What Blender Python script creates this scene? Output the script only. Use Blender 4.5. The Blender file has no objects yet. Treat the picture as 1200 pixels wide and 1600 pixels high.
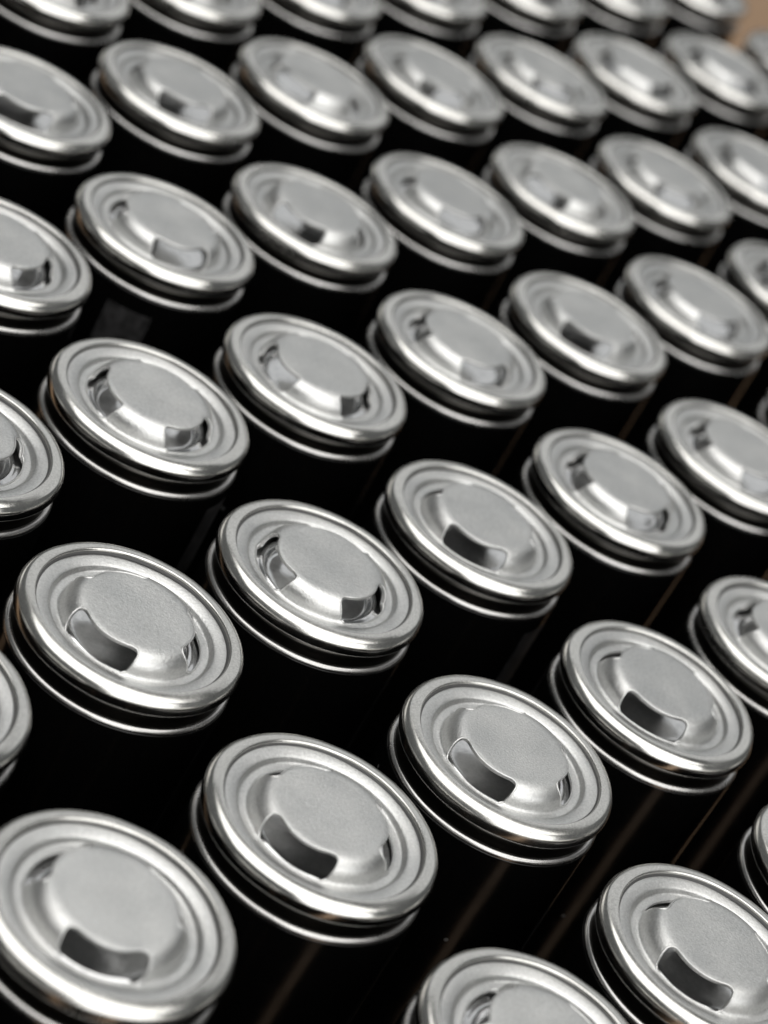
import bpy, bmesh, math, random
from mathutils import Matrix, Vector

scene = bpy.context.scene
random.seed(7)
U = 0.0105                      # metres per cell radius (21 mm cell)
PITCH = 2.428                   # cell spacing, in radii

# ------------------------------------------------------------------ camera
cam_d = bpy.data.cameras.new('camera')
cam = bpy.data.objects.new('camera', cam_d)
scene.collection.objects.link(cam)
Rm = [[0.61886102, -0.66009851, 0.42577106],      # right
      [-0.15466617, -0.63382762, -0.75785284],    # down
      [0.77012298, 0.40315320, -0.49434612]]      # forward
mw = Matrix.Identity(4)
for r in range(3):
    mw[r][0] = Rm[0][r]; mw[r][1] = -Rm[1][r]; mw[r][2] = -Rm[2][r]
CAM = Vector((-17.08218, -9.19408, 11.85788))
mw.translation = CAM * U
cam.matrix_world = mw
cam_d.sensor_fit = 'HORIZONTAL'
cam_d.sensor_width = 36.0
cam_d.lens = 36.0 * 3987.55 / 1200.0
cam_d.clip_start = 0.005
cam_d.clip_end = 50.0
cam_d.dof.use_dof = True
cam_d.dof.focus_distance = 21.4 * U
cam_d.dof.aperture_fstop = 42.0
scene.camera = cam

# ------------------------------------------------------------------ light
world = bpy.data.worlds.new('World')
scene.world = world
world.use_nodes = True
bg = world.node_tree.nodes['Background']
bg.inputs['Color'].default_value = (0.97, 1.0, 0.99, 1)
bg.inputs['Strength'].default_value = 0.10

def area_lamp(name, loc, target, sx, sy, power, col):
    l = bpy.data.lights.new(name, 'AREA')
    l.shape = 'RECTANGLE'; l.size = sx; l.size_y = sy; l.energy = power; l.color = col
    o = bpy.data.objects.new(name, l)
    scene.collection.objects.link(o)
    o.location = loc
    o.rotation_euler = (Vector(target) - Vector(loc)).to_track_quat('-Z', 'Y').to_euler()
    return o
area_lamp('ceiling_lamp', (-0.5, -0.2, 2.3), (-0.5, -0.2, 0), 3.8, 3.8, 82.0, (1.0, 0.985, 0.955))
area_lamp('window_light', (-0.75, -2.4, 1.15), (0.0, 0.0, 0.1), 3.2, 2.0, 34.0, (1.0, 0.99, 0.97))
area_lamp('far_fill_light', (2.5, 1.3, 1.6), (0.0, 0.0, 0), 3.4, 1.5, 7.0, (0.99, 1.0, 1.0))  # soft lamp added on the far side to brighten the flat cap tops

scene.view_settings.view_transform = 'Standard'
scene.view_settings.look = 'None'
scene.view_settings.exposure = 0.26
scene.view_settings.gamma = 1.0
scene.view_settings.use_curve_mapping = False

# ------------------------------------------------------------------ materials
def new_mat(name):
    m = bpy.data.materials.new(name); m.use_nodes = True
    nt = m.node_tree
    return m, nt, nt.nodes['Principled BSDF']
def N(nt, t, **kw):
    n = nt.nodes.new(t)
    for k, v in kw.items(): setattr(n, k, v)
    return n
def ramp(nt, src, p0, c0, p1, c1):
    r = N(nt, 'ShaderNodeValToRGB')
    r.color_ramp.elements[0].position = p0; r.color_ramp.elements[0].color = c0
    r.color_ramp.elements[1].position = p1; r.color_ramp.elements[1].color = c1
    nt.links.new(src, r.inputs['Fac']); return r.outputs['Color']
def maprange(nt, src, a, b, c, d):
    r = N(nt, 'ShaderNodeMapRange')
    r.inputs[1].default_value = a; r.inputs[2].default_value = b
    r.inputs[3].default_value = c; r.inputs[4].default_value = d
    nt.links.new(src, r.inputs[0]); return r.outputs[0]
def g(v): return (v, v, v, 1)

def steel(name, colA, colB, r0, r1, grain, bump, ring=0.0, scratch=0.0):
    """plated steel: blotchy satin grain, wipe marks, optional turned rings"""
    m, nt, b = new_mat(name)
    tc = N(nt, 'ShaderNodeTexCoord'); oi = N(nt, 'ShaderNodeObjectInfo')
    off = N(nt, 'ShaderNodeVectorMath', operation='SCALE'); off.inputs[3].default_value = 0.7
    cmb = N(nt, 'ShaderNodeCombineXYZ')
    nt.links.new(oi.outputs['Random'], cmb.inputs[0]); nt.links.new(oi.outputs['Random'], cmb.inputs[2])
    nt.links.new(cmb.outputs[0], off.inputs[0])
    add = N(nt, 'ShaderNodeVectorMath', operation='ADD')
    nt.links.new(tc.outputs['Object'], add.inputs[0]); nt.links.new(off.outputs[0], add.inputs[1])
    n1 = N(nt, 'ShaderNodeTexNoise'); n1.inputs['Scale'].default_value = 260; n1.inputs['Detail'].default_value = 3
    n2 = N(nt, 'ShaderNodeTexNoise'); n2.inputs['Scale'].default_value = grain; n2.inputs['Detail'].default_value = 4
    n2.inputs['Roughness'].default_value = 0.65
    nt.links.new(add.outputs[0], n1.inputs['Vector']); nt.links.new(add.outputs[0], n2.inputs['Vector'])
    col = ramp(nt, n1.outputs['Fac'], 0.3, colA, 0.7, colB)
    mix = N(nt, 'ShaderNodeMix', data_type='RGBA', blend_type='MULTIPLY')
    mix.inputs[0].default_value = 1.0
    nt.links.new(col, mix.inputs[6])
    nt.links.new(ramp(nt, n2.outputs['Fac'], 0.3, g(0.76), 0.64, g(1.0)), mix.inputs[7])
    nt.links.new(mix.outputs[2], b.inputs['Base Color'])
    # handling scratches, two directions
    sc = []
    for ang, sx in ((0.5, 1.0), (2.0, 1.4)):
        mp = N(nt, 'ShaderNodeMapping'); mp.inputs['Rotation'].default_value = (0, 0, ang); mp.inputs['Scale'].default_value = (500 * sx, 16000, 500)
        nt.links.new(add.outputs[0], mp.inputs['Vector'])
        ns = N(nt, 'ShaderNodeTexNoise'); ns.inputs['Scale'].default_value = 1.0; ns.inputs['Detail'].default_value = 1
        nt.links.new(mp.outputs[0], ns.inputs['Vector'])
        sc.append(maprange(nt, ns.outputs['Fac'], 0.66, 0.74, 0.0, 1.0))
    mx = N(nt, 'ShaderNodeMath', operation='MAXIMUM'); nt.links.new(sc[0], mx.inputs[0]); nt.links.new(sc[1], mx.inputs[1])
    rv = N(nt, 'ShaderNodeMath', operation='MULTIPLY_ADD')
    nt.links.new(mx.outputs[0], rv.inputs[0]); rv.inputs[1].default_value = scratch
    rv2 = N(nt, 'ShaderNodeMath', operation='ADD')
    nt.links.new(maprange(nt, n1.outputs['Fac'], 0.3, 0.7, r0, r1), rv2.inputs[0])
    nt.links.new(maprange(nt, oi.outputs['Random'], 0, 1, -0.03, 0.04), rv2.inputs[1])
    nt.links.new(rv2.outputs[0], rv.inputs[2])
    nt.links.new(rv.outputs[0], b.inputs['Roughness'])
    b.inputs['Metallic'].default_value = 1.0
    bp = N(nt, 'ShaderNodeBump'); bp.inputs['Strength'].default_value = bump; bp.inputs['Distance'].default_value = 0.00004
    nt.links.new(n2.outputs['Fac'], bp.inputs['Height'])
    if ring:
        # fine concentric drawing lines: noise sampled on (radius, height)
        sp = N(nt, 'ShaderNodeSeparateXYZ'); nt.links.new(tc.outputs['Object'], sp.inputs[0])
        c2 = N(nt, 'ShaderNodeCombineXYZ'); nt.links.new(sp.outputs[0], c2.inputs[0]); nt.links.new(sp.outputs[1], c2.inputs[1])
        ln = N(nt, 'ShaderNodeVectorMath', operation='LENGTH'); nt.links.new(c2.outputs[0], ln.inputs[0])
        c3 = N(nt, 'ShaderNodeCombineXYZ')
        nt.links.new(ln.outputs['Value'], c3.inputs[0]); nt.links.new(sp.outputs[2], c3.inputs[1]); nt.links.new(oi.outputs['Random'], c3.inputs[2])
        n3 = N(nt, 'ShaderNodeTexNoise'); n3.inputs['Scale'].default_value = 5200; n3.inputs['Detail'].default_value = 2
        nt.links.new(c3.outputs[0], n3.inputs['Vector'])
        b2 = N(nt, 'ShaderNodeBump'); b2.inputs['Strength'].default_value = ring; b2.inputs['Distance'].default_value = 0.00003
        nt.links.new(n3.outputs['Fac'], b2.inputs['Height']); nt.links.new(bp.outputs[0], b2.inputs['Normal'])
        nt.links.new(b2.outputs[0], b.inputs['Normal'])
    else:
        nt.links.new(bp.outputs[0], b.inputs['Normal'])
    return m

M_can = steel('plated_can_steel', (0.74, 0.73, 0.70, 1), (0.80, 0.79, 0.76, 1), 0.14, 0.26, 5200, 0.12, 0.10)
M_cap = steel('satin_cap_steel', (0.66, 0.665, 0.66, 1), (0.71, 0.71, 0.70, 1), 0.32, 0.40, 4600, 1.0, 0.0, 0.10)
M_ring = steel('shoulder_steel', (0.54, 0.53, 0.52, 1), (0.62, 0.61, 0.60, 1), 0.20, 0.32, 5200, 0.12, 0.10)
M_vent = steel('polished_vent_aluminium', (0.76, 0.76, 0.765, 1), (0.84, 0.84, 0.845, 1), 0.10, 0.18, 1500, 0.15)

m, nt, b = new_mat('dark_groove_metal')  # one darker metal for the whole groove band
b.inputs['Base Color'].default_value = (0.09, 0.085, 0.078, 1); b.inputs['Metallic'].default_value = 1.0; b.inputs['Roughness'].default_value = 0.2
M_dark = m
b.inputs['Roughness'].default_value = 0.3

def sleeve_mat():
    m, nt, b = new_mat('black_shrink_sleeve')
    tc = N(nt, 'ShaderNodeTexCoord')
    n = N(nt, 'ShaderNodeTexNoise'); n.inputs['Scale'].default_value = 500; n.inputs['Detail'].default_value = 3
    nt.links.new(tc.outputs['Object'], n.inputs['Vector'])
    v = N(nt, 'ShaderNodeTexVoronoi'); v.inputs['Scale'].default_value = 170
    nt.links.new(tc.outputs['Object'], v.inputs['Vector'])
    nt.links.new(ramp(nt, v.outputs['Distance'], 0.025, (0.08, 0.08, 0.08, 1), 0.045, (0.0016, 0.0016, 0.0016, 1)), b.inputs['Base Color'])
    nt.links.new(maprange(nt, n.outputs['Fac'], 0.3, 0.7, 0.13, 0.21), b.inputs['Roughness'])
    b.inputs['IOR'].default_value = 1.45
    return m
M_sleeve = sleeve_mat()

m, nt, b = new_mat('dark_gasket_plastic')
b.inputs['Base Color'].default_value = (0.05, 0.05, 0.05, 1); b.inputs['Roughness'].default_value = 0.5
M_gasket = m

def print_mat():
    m, nt, b = new_mat('grey_printed_ink')
    tc = N(nt, 'ShaderNodeTexCoord')
    n = N(nt, 'ShaderNodeTexNoise'); n.inputs['Scale'].default_value = 900; n.inputs['Detail'].default_value = 4
    nt.links.new(tc.outputs['Object'], n.inputs['Vector'])
    nt.links.new(ramp(nt, n.outputs['Fac'], 0.38, (0.012, 0.012, 0.012, 1), 0.6, (0.036, 0.035, 0.036, 1)), b.inputs['Base Color'])
    b.inputs['Roughness'].default_value = 0.45
    return m
M_print = print_mat()

def table_mat():
    m, nt, b = new_mat('brown_board')
    tc = N(nt, 'ShaderNodeTexCoord')
    mp = N(nt, 'ShaderNodeMapping'); mp.inputs['Scale'].default_value = (1, 14, 1)
    nt.links.new(tc.outputs['Object'], mp.inputs['Vector'])
    n = N(nt, 'ShaderNodeTexNoise'); n.inputs['Scale'].default_value = 12; n.inputs['Detail'].default_value = 6
    nt.links.new(mp.outputs[0], n.inputs['Vector'])
    nt.links.new(ramp(nt, n.outputs['Fac'], 0.3, (0.19, 0.115, 0.062, 1), 0.7, (0.26, 0.165, 0.095, 1)), b.inputs['Base Color'])
    b.inputs['Roughness'].default_value = 0.6
    return m
M_table = table_mat()

# ------------------------------------------------------------------ mesh helpers
def mesh_from(name, verts, faces, mat, smooth=True):
    me = bpy.data.meshes.new(name)
    me.from_pydata([(x * U, y * U, z * U) for x, y, z in verts], [], faces)
    me.materials.append(mat)
    if smooth: me.polygons.foreach_set('use_smooth', [True] * len(me.polygons))
    me.update()
    return me

def catmull(pts, n):
    out = []
    P = [pts[0]] + list(pts) + [pts[-1]]
    for k in range(1, len(P) - 2):
        p0, p1, p2, p3 = P[k - 1], P[k], P[k + 1], P[k + 2]
        for s in range(n):
            t = s / n
            out.append(tuple(0.5 * ((2 * p1[c]) + (-p0[c] + p2[c]) * t + (2 * p0[c] - 5 * p1[c] + 4 * p2[c] - p3[c]) * t * t
                             + (-p0[c] + 3 * p1[c] - 3 * p2[c] + p3[c]) * t ** 3) for c in range(2)))
    out.append(tuple(pts[-1]))
    return out

def lathe(name, prof, seg, mat, wob=0.0, seed=0):
    """prof: (r,z) from inside/top to outside/bottom"""
    v, f = [], []
    rg = random.Random(seed)
    ph = [rg.uniform(0, 6.28) for _ in range(8)]
    for r, z in prof:
        for k in range(seg):
            a = 2 * math.pi * k / seg
            dr = wob * (math.cos(2 * a + ph[0]) + 0.6 * math.cos(3 * a + ph[1]) + 0.35 * math.cos(7 * a + ph[2]) + 0.2 * math.cos(13 * a + ph[3]))
            dz = wob * (math.cos(a + ph[4]) + 0.6 * math.cos(3 * a + ph[5]) + 0.35 * math.cos(8 * a + ph[6]) + 0.2 * math.cos(17 * a + ph[7]))
            v.append(((r + dr) * math.cos(a), (r + dr) * math.sin(a), z + dz))
    for i in range(len(prof) - 1):
        for k in range(seg):
            k2 = (k + 1) % seg
            f.append((i * seg + k, (i + 1) * seg + k, (i + 1) * seg + k2, i * seg + k2))
    return mesh_from(name, v, f, mat)

SEG = 128
Z_TABLE = -6.70
# crimped can mouth: rolled lip, bead, groove, shoulder
can_prof = catmull([(0.852, -0.010), (0.850, 0.025), (0.851, 0.044), (0.857, 0.055), (0.868, 0.0595), (0.900, 0.059), (0.935, 0.053), (0.963, 0.040),
                    (0.984, 0.016), (0.997, -0.012), (1.0, -0.046), (0.996, -0.082), (0.982, -0.108), (0.960, -0.120)], 4)
groove_prof = catmull([(0.963, -0.1185), (0.935, -0.127), (0.885, -0.138), (0.840, -0.155), (0.822, -0.185), (0.830, -0.222), (0.865, -0.245), (0.920, -0.253), (0.970, -0.257)], 4)
shoulder_prof = catmull([(0.950, -0.250), (0.970, -0.252), (0.985, -0.260), (0.996, -0.274), (1.0, -0.291), (1.0, -0.34)], 4)
VAR = 5                                    # slightly different pressings
ME_can = [lathe('can_rim', can_prof, SEG, M_can, 0.0016, 10 + k) for k in range(VAR)]
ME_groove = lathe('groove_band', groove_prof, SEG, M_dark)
ME_shoulder = [lathe('shoulder_ring', shoulder_prof, SEG, M_ring, 0.0012, 20 + k) for k in range(VAR)]
slv = [(0.9985, -0.297), (1.003, -0.300), (1.005, -0.310)] + [(1.005, z) for z in (-1, -2, -3.5, -5, -6.3)] \
    + catmull([(1.005, -6.5), (1.0, -6.62), (0.96, -6.68), (0.88, -6.698), (0.5, -6.699), (0.0, -6.699)], 3)
ME_sleeve = lathe('sleeve', slv, SEG, M_sleeve)
ME_gasket = lathe('gasket', [(0.868, 0.015), (0.858, 0.030), (0.848, 0.036), (0.839, 0.032), (0.832, 0.015)], SEG, M_gasket)
ME_vent = lathe('vent_disc', catmull([(0.0, -0.165), (0.2, -0.165), (0.36, -0.163), (0.44, -0.156), (0.485, -0.142), (0.508, -0.112), (0.524, -0.088),
                                      (0.545, -0.077), (0.566, -0.082), (0.600, -0.092), (0.72, -0.095)], 4)[::-1], 96, M_vent)

# ---- terminal cap: pressed hat on a flange, three slots cut in its wall
cap_prof = catmull([(0.40, 0.146), (0.440, 0.146), (0.468, 0.1445), (0.512, 0.136), (0.551, 0.113), (0.583, 0.078), (0.600, 0.044), (0.608, 0.010), (0.612, -0.016), (0.619, -0.034), (0.632, -0.042), (0.648, -0.044), (0.672, -0.044)], 6)
acc = [0.0]
for a, b_ in zip(cap_prof, cap_prof[1:]):
    acc.append(acc[-1] + math.dist(a, b_))
S_MAX = acc[-1]
def prof_at(s):
    s = min(max(s, 0), S_MAX)
    for k in range(len(acc) - 1):
        if s <= acc[k + 1]:
            t = (s - acc[k]) / max(acc[k + 1] - acc[k], 1e-9)
            return tuple(cap_prof[k][c] * (1 - t) + cap_prof[k + 1][c] * t for c in (0, 1))
    return cap_prof[-1]
def s_of_r(r):
    for k in range(len(acc) - 1):
        if cap_prof[k + 1][0] >= r:
            t = (r - cap_prof[k][0]) / (cap_prof[k + 1][0] - cap_prof[k][0])
            return acc[k] + t * (acc[k + 1] - acc[k])
    return S_MAX

def cap_mesh():
    RW = 0.54                                # radius used to unroll angle to length
    half = math.radians(30.5) * RW
    s_top, s_bot = s_of_r(0.480), s_of_r(0.634)
    secthalf = math.radians(60) * RW
    # slot outline in (w,s): rounded corners; list starting mid top, going +w
    def rrect(w0, w1, sa, sb, rt, rb, n=7):
        pts = []
        def arc(cx, cy, r, a0, a1):
            for k in range(n + 1):
                a = a0 + (a1 - a0) * k / n
                pts.append((cx + r * math.cos(a), cy + r * math.sin(a)))
        def line(p, q, m):
            for k in range(1, m): pts.append((p[0] + (q[0] - p[0]) * k / m, p[1] + (q[1] - p[1]) * k / m))
        arc(w1 - rt, sa + rt, rt, -math.pi / 2, 0); line((w1, sa + rt), (w1, sb - rb), 12)
        arc(w1 - rb, sb - rb, rb, 0, math.pi / 2); line((w1 - rb, sb), (w0 + rb, sb), 22)
        arc(w0 + rb, sb - rb, rb, math.pi / 2, math.pi); line((w0, sb - rb), (w0, sa + rt), 12)
        arc(w0 + rt, sa + rt, rt, math.pi, 1.5 * math.pi); line((w0 + rt, sa), (w1 - rt, sa), 22)
        return pts
    hole = rrect(-half, half, s_top, s_bot, 0.082, 0.042)
    # slight scoop: slot's upper edge dips outward in the middle
    hole = [(w, s + (0.020 * math.cos(w / half * math.pi / 2) ** 2 if s < s_top + 0.01 else 0)) for w, s in hole]
    # the slot is about as wide at the button as at the floor: open its angle towards the top
    hole = [(w * (1 + 0.25 * (1 - min(max((s - s_top) / (s_bot - s_top), 0), 1))), s) for w, s in hole]
    # matching outer rectangle points: project from centre of slot to the sector rectangle
    n = 7; NP = len(hole)
    outer = []
    idx_corner = [0 + n // 2 + 0, 8 + 11 + n // 2 + 0]
    # parametrise: corners of the rectangle matched to middle of each rounded corner
    c1 = 3; c2 = 8 + 11 + 3; c3 = c2 + 8 + 21; c4 = c3 + 8 + 11
    C = [(c1, (secthalf, 0.0)), (c2, (secthalf, S_MAX)), (c3, (-secthalf, S_MAX)), (c4, (-secthalf, 0.0)), (c1 + NP, (secthalf, 0.0))]
    outer = [None] * NP
    for (ia, pa), (ib, pb) in zip(C, C[1:]):
        for k in range(ia, ib):
            t = (k - ia) / (ib - ia)
            outer[k % NP] = (pa[0] + (pb[0] - pa[0]) * t, pa[1] + (pb[1] - pa[1]) * t)
    LAY = 9
    bm = bmesh.new()
    def place(w, s, sec):
        r, z = prof_at(s)
        # small burr left by the punch at the slot's two lower corners
        d = math.hypot(abs(w) - half * 0.96, s - s_bot + 0.014)
        if d < 0.032: z += 0.016 * (1 - d / 0.032) ** 1.5
        a = w / RW + sec * 2 * math.pi / 3
        return (r * math.cos(a), r * math.sin(a), z)
    for sec in range(3):
        rings = []
        for L in range(LAY + 1):
            t = (L / LAY)
            rings.append([bm.verts.new(place(h[0] + (o[0] - h[0]) * t, h[1] + (o[1] - h[1]) * t, sec)) for h, o in zip(hole, outer)])
        for L in range(LAY):
            for k in range(NP):
                k2 = (k + 1) % NP
                bm.faces.new((rings[L][k], rings[L][k2], rings[L + 1][k2], rings[L + 1][k]))
    bmesh.ops.remove_doubles(bm, verts=bm.verts, dist=1e-4)
    # boundary rings at r=0.47 (inner) and r=0.715 (outer) : continue the lathe from their angles
    def ring_of(rr, tol=2e-3):
        vs = [v for v in bm.verts if abs(math.hypot(v.co.x, v.co.y) - rr) < tol and v.is_boundary]
        vs.sort(key=lambda v: math.atan2(v.co.y, v.co.x)); return vs
    def extend(ring, prof):
        cur = ring
        for r, z in prof:
            nx = []
            for v in ring:
                a = math.atan2(v.co.y, v.co.x); nx.append(bm.verts.new((r * math.cos(a), r * math.sin(a), z)))
            for k in range(len(ring)):
                k2 = (k + 1) % len(ring); bm.faces.new((cur[k], cur[k2], nx[k2], nx[k]))
            cur = nx
        return cur
    inner = extend(ring_of(cap_prof[0][0]), [(0.36, 0.1462), (0.28, 0.1462), (0.2, 0.1462), (0.1, 0.1462), (0.03, 0.1462)])
    bm.faces.new(inner)
    fl = catmull([(0.672, -0.044), (0.694, -0.042), (0.707, -0.033), (0.716, -0.016), (0.724, -0.002), (0.738, 0.006), (0.758, 0.012), (0.790, 0.019), (0.820, 0.022), (0.845, 0.022), (0.872, 0.018)], 4)[1:]
    extend(ring_of(cap_prof[-1][0]), fl)
    bmesh.ops.recalc_face_normals(bm, faces=bm.faces)
    up = sum(f.normal.z * f.calc_area() for f in bm.faces)
    if up < 0: bmesh.ops.reverse_faces(bm, faces=bm.faces)
    for v in bm.verts: v.co *= U
    me = bpy.data.meshes.new('terminal_cap_sheet')
    bm.to_mesh(me); bm.free()
    me.materials.append(M_cap)
    me.polygons.foreach_set('use_smooth', [True] * len(me.polygons))
    tmp = bpy.data.objects.new('tmp_cap', me); scene.collection.objects.link(tmp)
    so = tmp.modifiers.new('thick', 'SOLIDIFY'); so.thickness = 0.032 * U; so.offset = -1.0
    bv = tmp.modifiers.new('edge', 'BEVEL'); bv.width = 0.014 * U; bv.segments = 4; bv.limit_method = 'ANGLE'; bv.angle_limit = math.radians(50)
    dg = bpy.context.evaluated_depsgraph_get()
    res = bpy.data.meshes.new_from_object(tmp.evaluated_get(dg))
    res.name = 'terminal_cap'
    bpy.data.objects.remove(tmp); bpy.data.meshes.remove(me)
    # rolled, polished edge left by the punch round each slot
    bm = bmesh.new(); bm.from_mesh(res)
    for sec in range(3):
        P = [Vector(place(w, s, sec)) for w, s in hole]
        rr = []
        for k in range(NP):
            t = (P[(k + 1) % NP] - P[k - 1]).normalized()
            c = P[k].copy()
            rad = Vector((c.x, c.y, 0)).normalized()
            n1 = (rad + Vector((0, 0, 0.6)) - t * (rad + Vector((0, 0, 0.6))).dot(t)).normalized()
            n2 = t.cross(n1)
            c -= n1 * 0.006
            rr.append([bm.verts.new((c + (n1 * math.cos(a) + n2 * math.sin(a)) * 0.0105) * U) for a in [2 * math.pi * q / 8 for q in range(8)]])
        for k in range(NP):
            k2 = (k + 1) % NP
            for q in range(8):
                f = bm.faces.new((rr[k][q], rr[k][(q + 1) % 8], rr[k2][(q + 1) % 8], rr[k2][q])); f.smooth = True
    bmesh.ops.recalc_face_normals(bm, faces=bm.faces)
    bm.to_mesh(res); bm.free()
    return res
ME_cap0 = cap_mesh()
ME_cap = []
for k in range(VAR):
    me = ME_cap0.copy(); me.name = 'terminal_cap'
    rg = random.Random(50 + k); p = [rg.uniform(0, 6.28) for _ in range(6)]
    for v in me.vertices:
        x, y, z = v.co / U
        a = math.atan2(y, x); r = math.hypot(x, y)
        v.co.z += U * (0.0022 * math.sin(3.1 * x + p[0]) * math.cos(2.7 * y + p[1]) + 0.0022 * math.sin(7 * x + p[2]) * math.sin(8 * y + p[3]))
        dr = 0.003 * math.cos(2 * a + p[4]) * r + 0.0015 * math.cos(5 * a + p[5]) * r
        v.co.x += U * dr * math.cos(a); v.co.y += U * dr * math.sin(a)
    ME_cap.append(me)

# ------------------------------------------------------------------ setting
def table():
    s, t = 60.0, 1.2
    bm = bmesh.new()
    bmesh.ops.create_grid(bm, x_segments=1, y_segments=1, size=s * U * 2)
    me = bpy.data.meshes.new('table_top'); bm.to_mesh(me); bm.free(); me.materials.append(M_table)
    o = bpy.data.objects.new('table_top', me); scene.collection.objects.link(o)
    o.location = (6 * U, 0, (Z_TABLE - 0.062) * U); o['kind'] = 'structure'
    o['label'] = 'brown board the cells stand on'
    return o
table()

def shade_sheet_under_cells():
    # thin black sheet added to darken the gaps, stepped like the block
    m, nt, b = new_mat('shade_sheet_black')
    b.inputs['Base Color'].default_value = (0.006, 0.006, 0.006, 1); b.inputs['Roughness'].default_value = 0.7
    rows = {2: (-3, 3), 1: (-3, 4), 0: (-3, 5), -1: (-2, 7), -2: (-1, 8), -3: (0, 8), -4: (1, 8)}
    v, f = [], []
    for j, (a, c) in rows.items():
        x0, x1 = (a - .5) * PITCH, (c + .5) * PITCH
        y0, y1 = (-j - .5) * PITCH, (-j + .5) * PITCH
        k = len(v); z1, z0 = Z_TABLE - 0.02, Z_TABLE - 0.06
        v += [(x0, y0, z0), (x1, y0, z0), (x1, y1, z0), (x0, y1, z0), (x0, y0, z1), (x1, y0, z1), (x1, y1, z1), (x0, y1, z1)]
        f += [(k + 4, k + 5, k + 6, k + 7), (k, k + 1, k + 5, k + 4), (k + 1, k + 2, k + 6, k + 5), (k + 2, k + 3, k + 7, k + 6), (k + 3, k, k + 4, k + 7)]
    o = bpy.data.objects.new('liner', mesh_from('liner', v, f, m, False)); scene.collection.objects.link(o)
    o['kind'] = 'structure'; o['label'] = 'added black sheet under the cells that darkens the gaps'
shade_sheet_under_cells()

# ------------------------------------------------------------------ cells
ANG = {(0, 0): 33, (-1, 0): 73, (-2, 1): 103, (0, 1): 66, (-1, 1): 77, (0, 2): 77, (-1, 2): 105, (1, 2): 20, (0, -1): 32, (1, 0): 91,
       (2, 0): 15, (3, 0): 8, (1, 1): 87, (2, 1): 2, (1, -1): 41, (2, -1): 10, (3, -1): 91, (4, -1): 5, (5, -1): 20, (1, -2): 3,
       (2, -2): 77, (3, -2): 0, (4, -2): 67, (5, -2): 111, (6, -2): 13, (2, -3): 110, (1, -3): 105, (3, -3): 66, (4, -3): 110,
       (5, -3): 115, (6, -3): 29, (7, -3): 15, (8, -3): 40, (0, -2): 39, (-1, -1): 54, (-2, 0): 20,
       (2, -4): 50, (3, -4): 80, (4, -4): 10, (5, -4): 95, (6, -4): 30, (7, -4): 70, (8, -4): 45}
OFF = {(0, 0): (-.017, -.021), (-1, 0): (-.019, -.010), (1, 0): (-.016, .009), (2, 0): (-.01, -.005), (0, -1): (-.043, -.031),
       (0, 1): (-.006, -.02), (-1, 1): (-.013, .028), (1, 1): (-.009, .003), (1, -1): (-.056, -.022), (2, -1): (-.005, 0),
       (3, -1): (.012, -.002), (1, -2): (-.011, .002), (2, -2): (-.026, -.016), (3, -2): (.011, -.013), (4, -2): (.042, .008),
       (5, -2): (-.023, -.022), (2, -3): (.034, .012), (3, -3): (.042, .025), (4, -3): (.067, .039), (5, -3): (.057, .019)}
ROWS = {2: [-1, 0, 1], 1: [-2, -1, 0, 1, 2], 0: [-2, -1, 0, 1, 2, 3], -1: [-1, 0, 1, 2, 3, 4, 5], -2: [0, 1, 2, 3, 4, 5, 6],
        -3: [1, 2, 3, 4, 5, 6, 7, 8], -4: [2, 3, 4, 5, 6, 7, 8]}
# neighbours just outside the picture, seen only as dark reflections in the metal
OUTER = [(-2, 2), (-3, 2), (2, 2), (-3, 1), (3, 1), (-3, 0), (4, 0), (-2, -1), (6, -1), (-1, -2), (7, -2), (0, -3), (1, -4),
         (3, 2), (4, 1), (5, 0), (7, -1), (8, -2)]
ORD = ['first', 'second', 'third', 'fourth', 'fifth', 'sixth', 'seventh', 'eighth']
EDGE = {(-2, 0): 'left', (-1, -1): 'left', (0, -2): 'left', (1, -3): 'left', (-1, 2): 'bottom', (1, 2): 'right', (0, 2): 'right',
        (2, 1): 'right', (3, 0): 'right', (5, -1): 'right', (6, -2): 'right', (8, -3): 'right', (-2, 1): 'left'}

def slots_facing(ij):
    """how many cap slots face the camera from this cell"""
    cx, cy = ij[0] * PITCH, -ij[1] * PITCH
    az = math.degrees(math.atan2(CAM.y - cy, CAM.x - cx))
    n = 0
    for k in range(3):
        d = (ANG[ij] + 120 * k - az + 180) % 360 - 180
        if abs(d) < 75: n += 1
    return 'single cap slot' if n == 1 else 'two cap slots'

def part(name, me, parent):
    o = bpy.data.objects.new(name, me); scene.collection.objects.link(o); o.parent = parent
    return o

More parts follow.
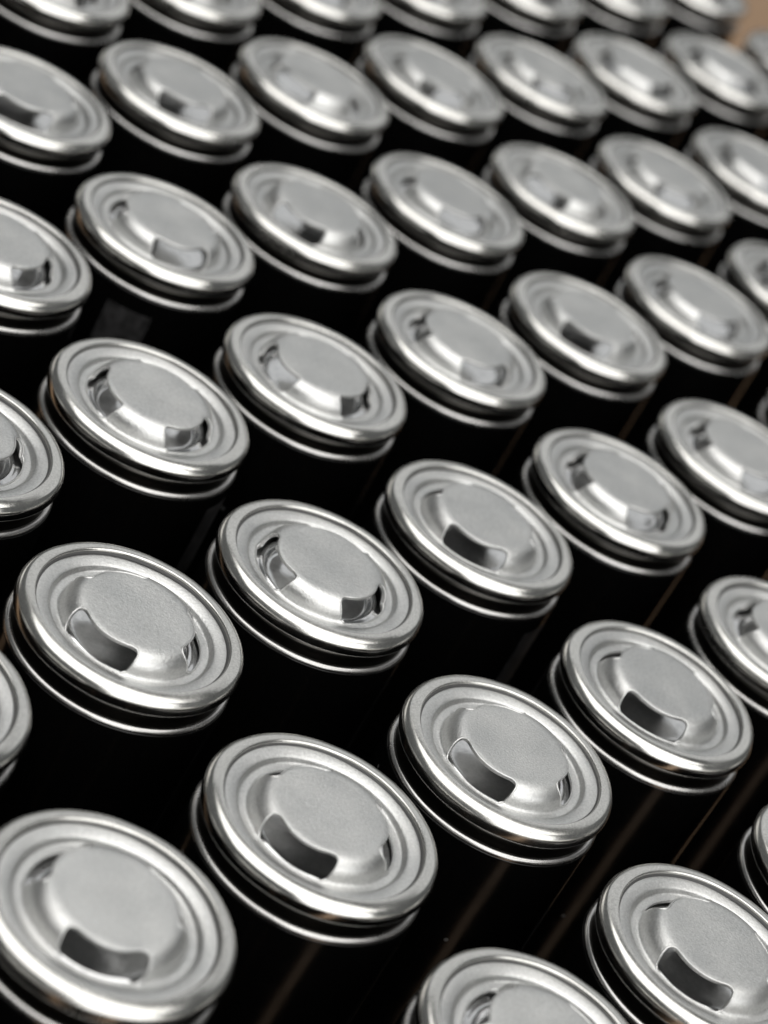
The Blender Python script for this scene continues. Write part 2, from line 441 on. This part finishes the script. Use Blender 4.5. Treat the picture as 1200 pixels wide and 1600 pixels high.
def build_cell(x, y, ang, label, group):
    e = bpy.data.objects.new('battery_cell', None); scene.collection.objects.link(e)
    e.empty_display_size = U
    e.location = (x * U, y * U, 0)
    e.rotation_euler = (math.radians(random.uniform(-.4, .4)), math.radians(random.uniform(-.4, .4)), math.radians(ang))
    # each cell leans a touch; its foot still rests on the board
    foot = e.rotation_euler.to_matrix() @ Vector((0, 0, -6.699 * U))
    e.location.z = Z_TABLE * U - foot.z - 0.012 * U + random.uniform(0, 0.004) * U
    e['label'] = label; e['category'] = 'battery'; e['group'] = group
    q = random.randrange(VAR)
    s = part('sleeve', ME_sleeve, e)
    s['label'] = 'glossy black plastic sleeve'
    c = part('can_rim', ME_can[q], e)
    c['label'] = 'bright crimped steel rim above a dark groove'
    c.rotation_euler = (0, 0, random.uniform(0, 6.28))
    part('gasket', ME_gasket, c)
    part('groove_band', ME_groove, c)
    part('shoulder_ring', ME_shoulder[random.randrange(VAR)], c)
    t = part('terminal_cap', ME_cap[random.randrange(VAR)], e)
    t['label'] = 'satin steel cap with three slots round a flat button'
    t.rotation_euler = (math.radians(random.uniform(-.4, .4)), math.radians(random.uniform(-.4, .4)), math.radians(120 * random.randrange(3)))
    t.location = (random.uniform(-.004, .004) * U, random.uniform(-.004, .004) * U, random.uniform(-.006, .002) * U)
    part('vent_disc', ME_vent, t)
    return e, s

cells = {}
for j in sorted(ROWS, reverse=True):
    for n, i in enumerate(ROWS[j]):
        ij = (i, j)
        ox, oy = OFF.get(ij, (random.uniform(-.015, .015), random.uniform(-.015, .015)))
        row = ORD[2 - j]
        if ij in EDGE:
            lab = 'black cell cut by %s edge of photo, %s from left, %s slanting row from bottom' % (EDGE[ij], ORD[n], row)
        elif j == -4:
            lab = 'blurred black cell cut by top edge, %s from left in the topmost slanting row' % ORD[n]
        else:
            lab = 'black cell, %s facing viewer, %s from left, %s slanting row from bottom' % (slots_facing(ij), ORD[n], row)
        cells[ij] = build_cell(i * PITCH + ox, -j * PITCH + oy, ANG[ij], lab, 'black battery cells standing in rows')
for ij in OUTER:
    build_cell(ij[0] * PITCH + random.uniform(-.015, .015), -ij[1] * PITCH + random.uniform(-.015, .015), random.uniform(0, 120),
               'black battery cell standing just outside the picture edge', 'battery cells outside the picture')

# grey printed panels on three sleeves
def patch(ij, a0, a1, z0, z1):
    e, s = cells[ij]
    rz = ANG[ij]
    v, f = [], []
    n, k = 14, 6
    for q in range(k + 1):
        for p in range(n + 1):
            a = math.radians(a0 + (a1 - a0) * p / n - rz)
            v.append((1.0065 * math.cos(a), 1.0065 * math.sin(a), z0 + (z1 - z0) * q / k))
    for q in range(k):
        for p in range(n):
            i0 = q * (n + 1) + p
            f.append((i0, i0 + n + 1, i0 + n + 2, i0 + 1))
    o = part('printed_panel', mesh_from('printed_panel', v, f, M_print), s)
    o['label'] = 'dim grey printed panel on the black sleeve'
patch((1, -2), -158, -130, -0.49, -1.10)
patch((0, -1), -84, -38, -0.45, -1.35)
patch((1, 0), -94, -50, -0.49, -1.40)
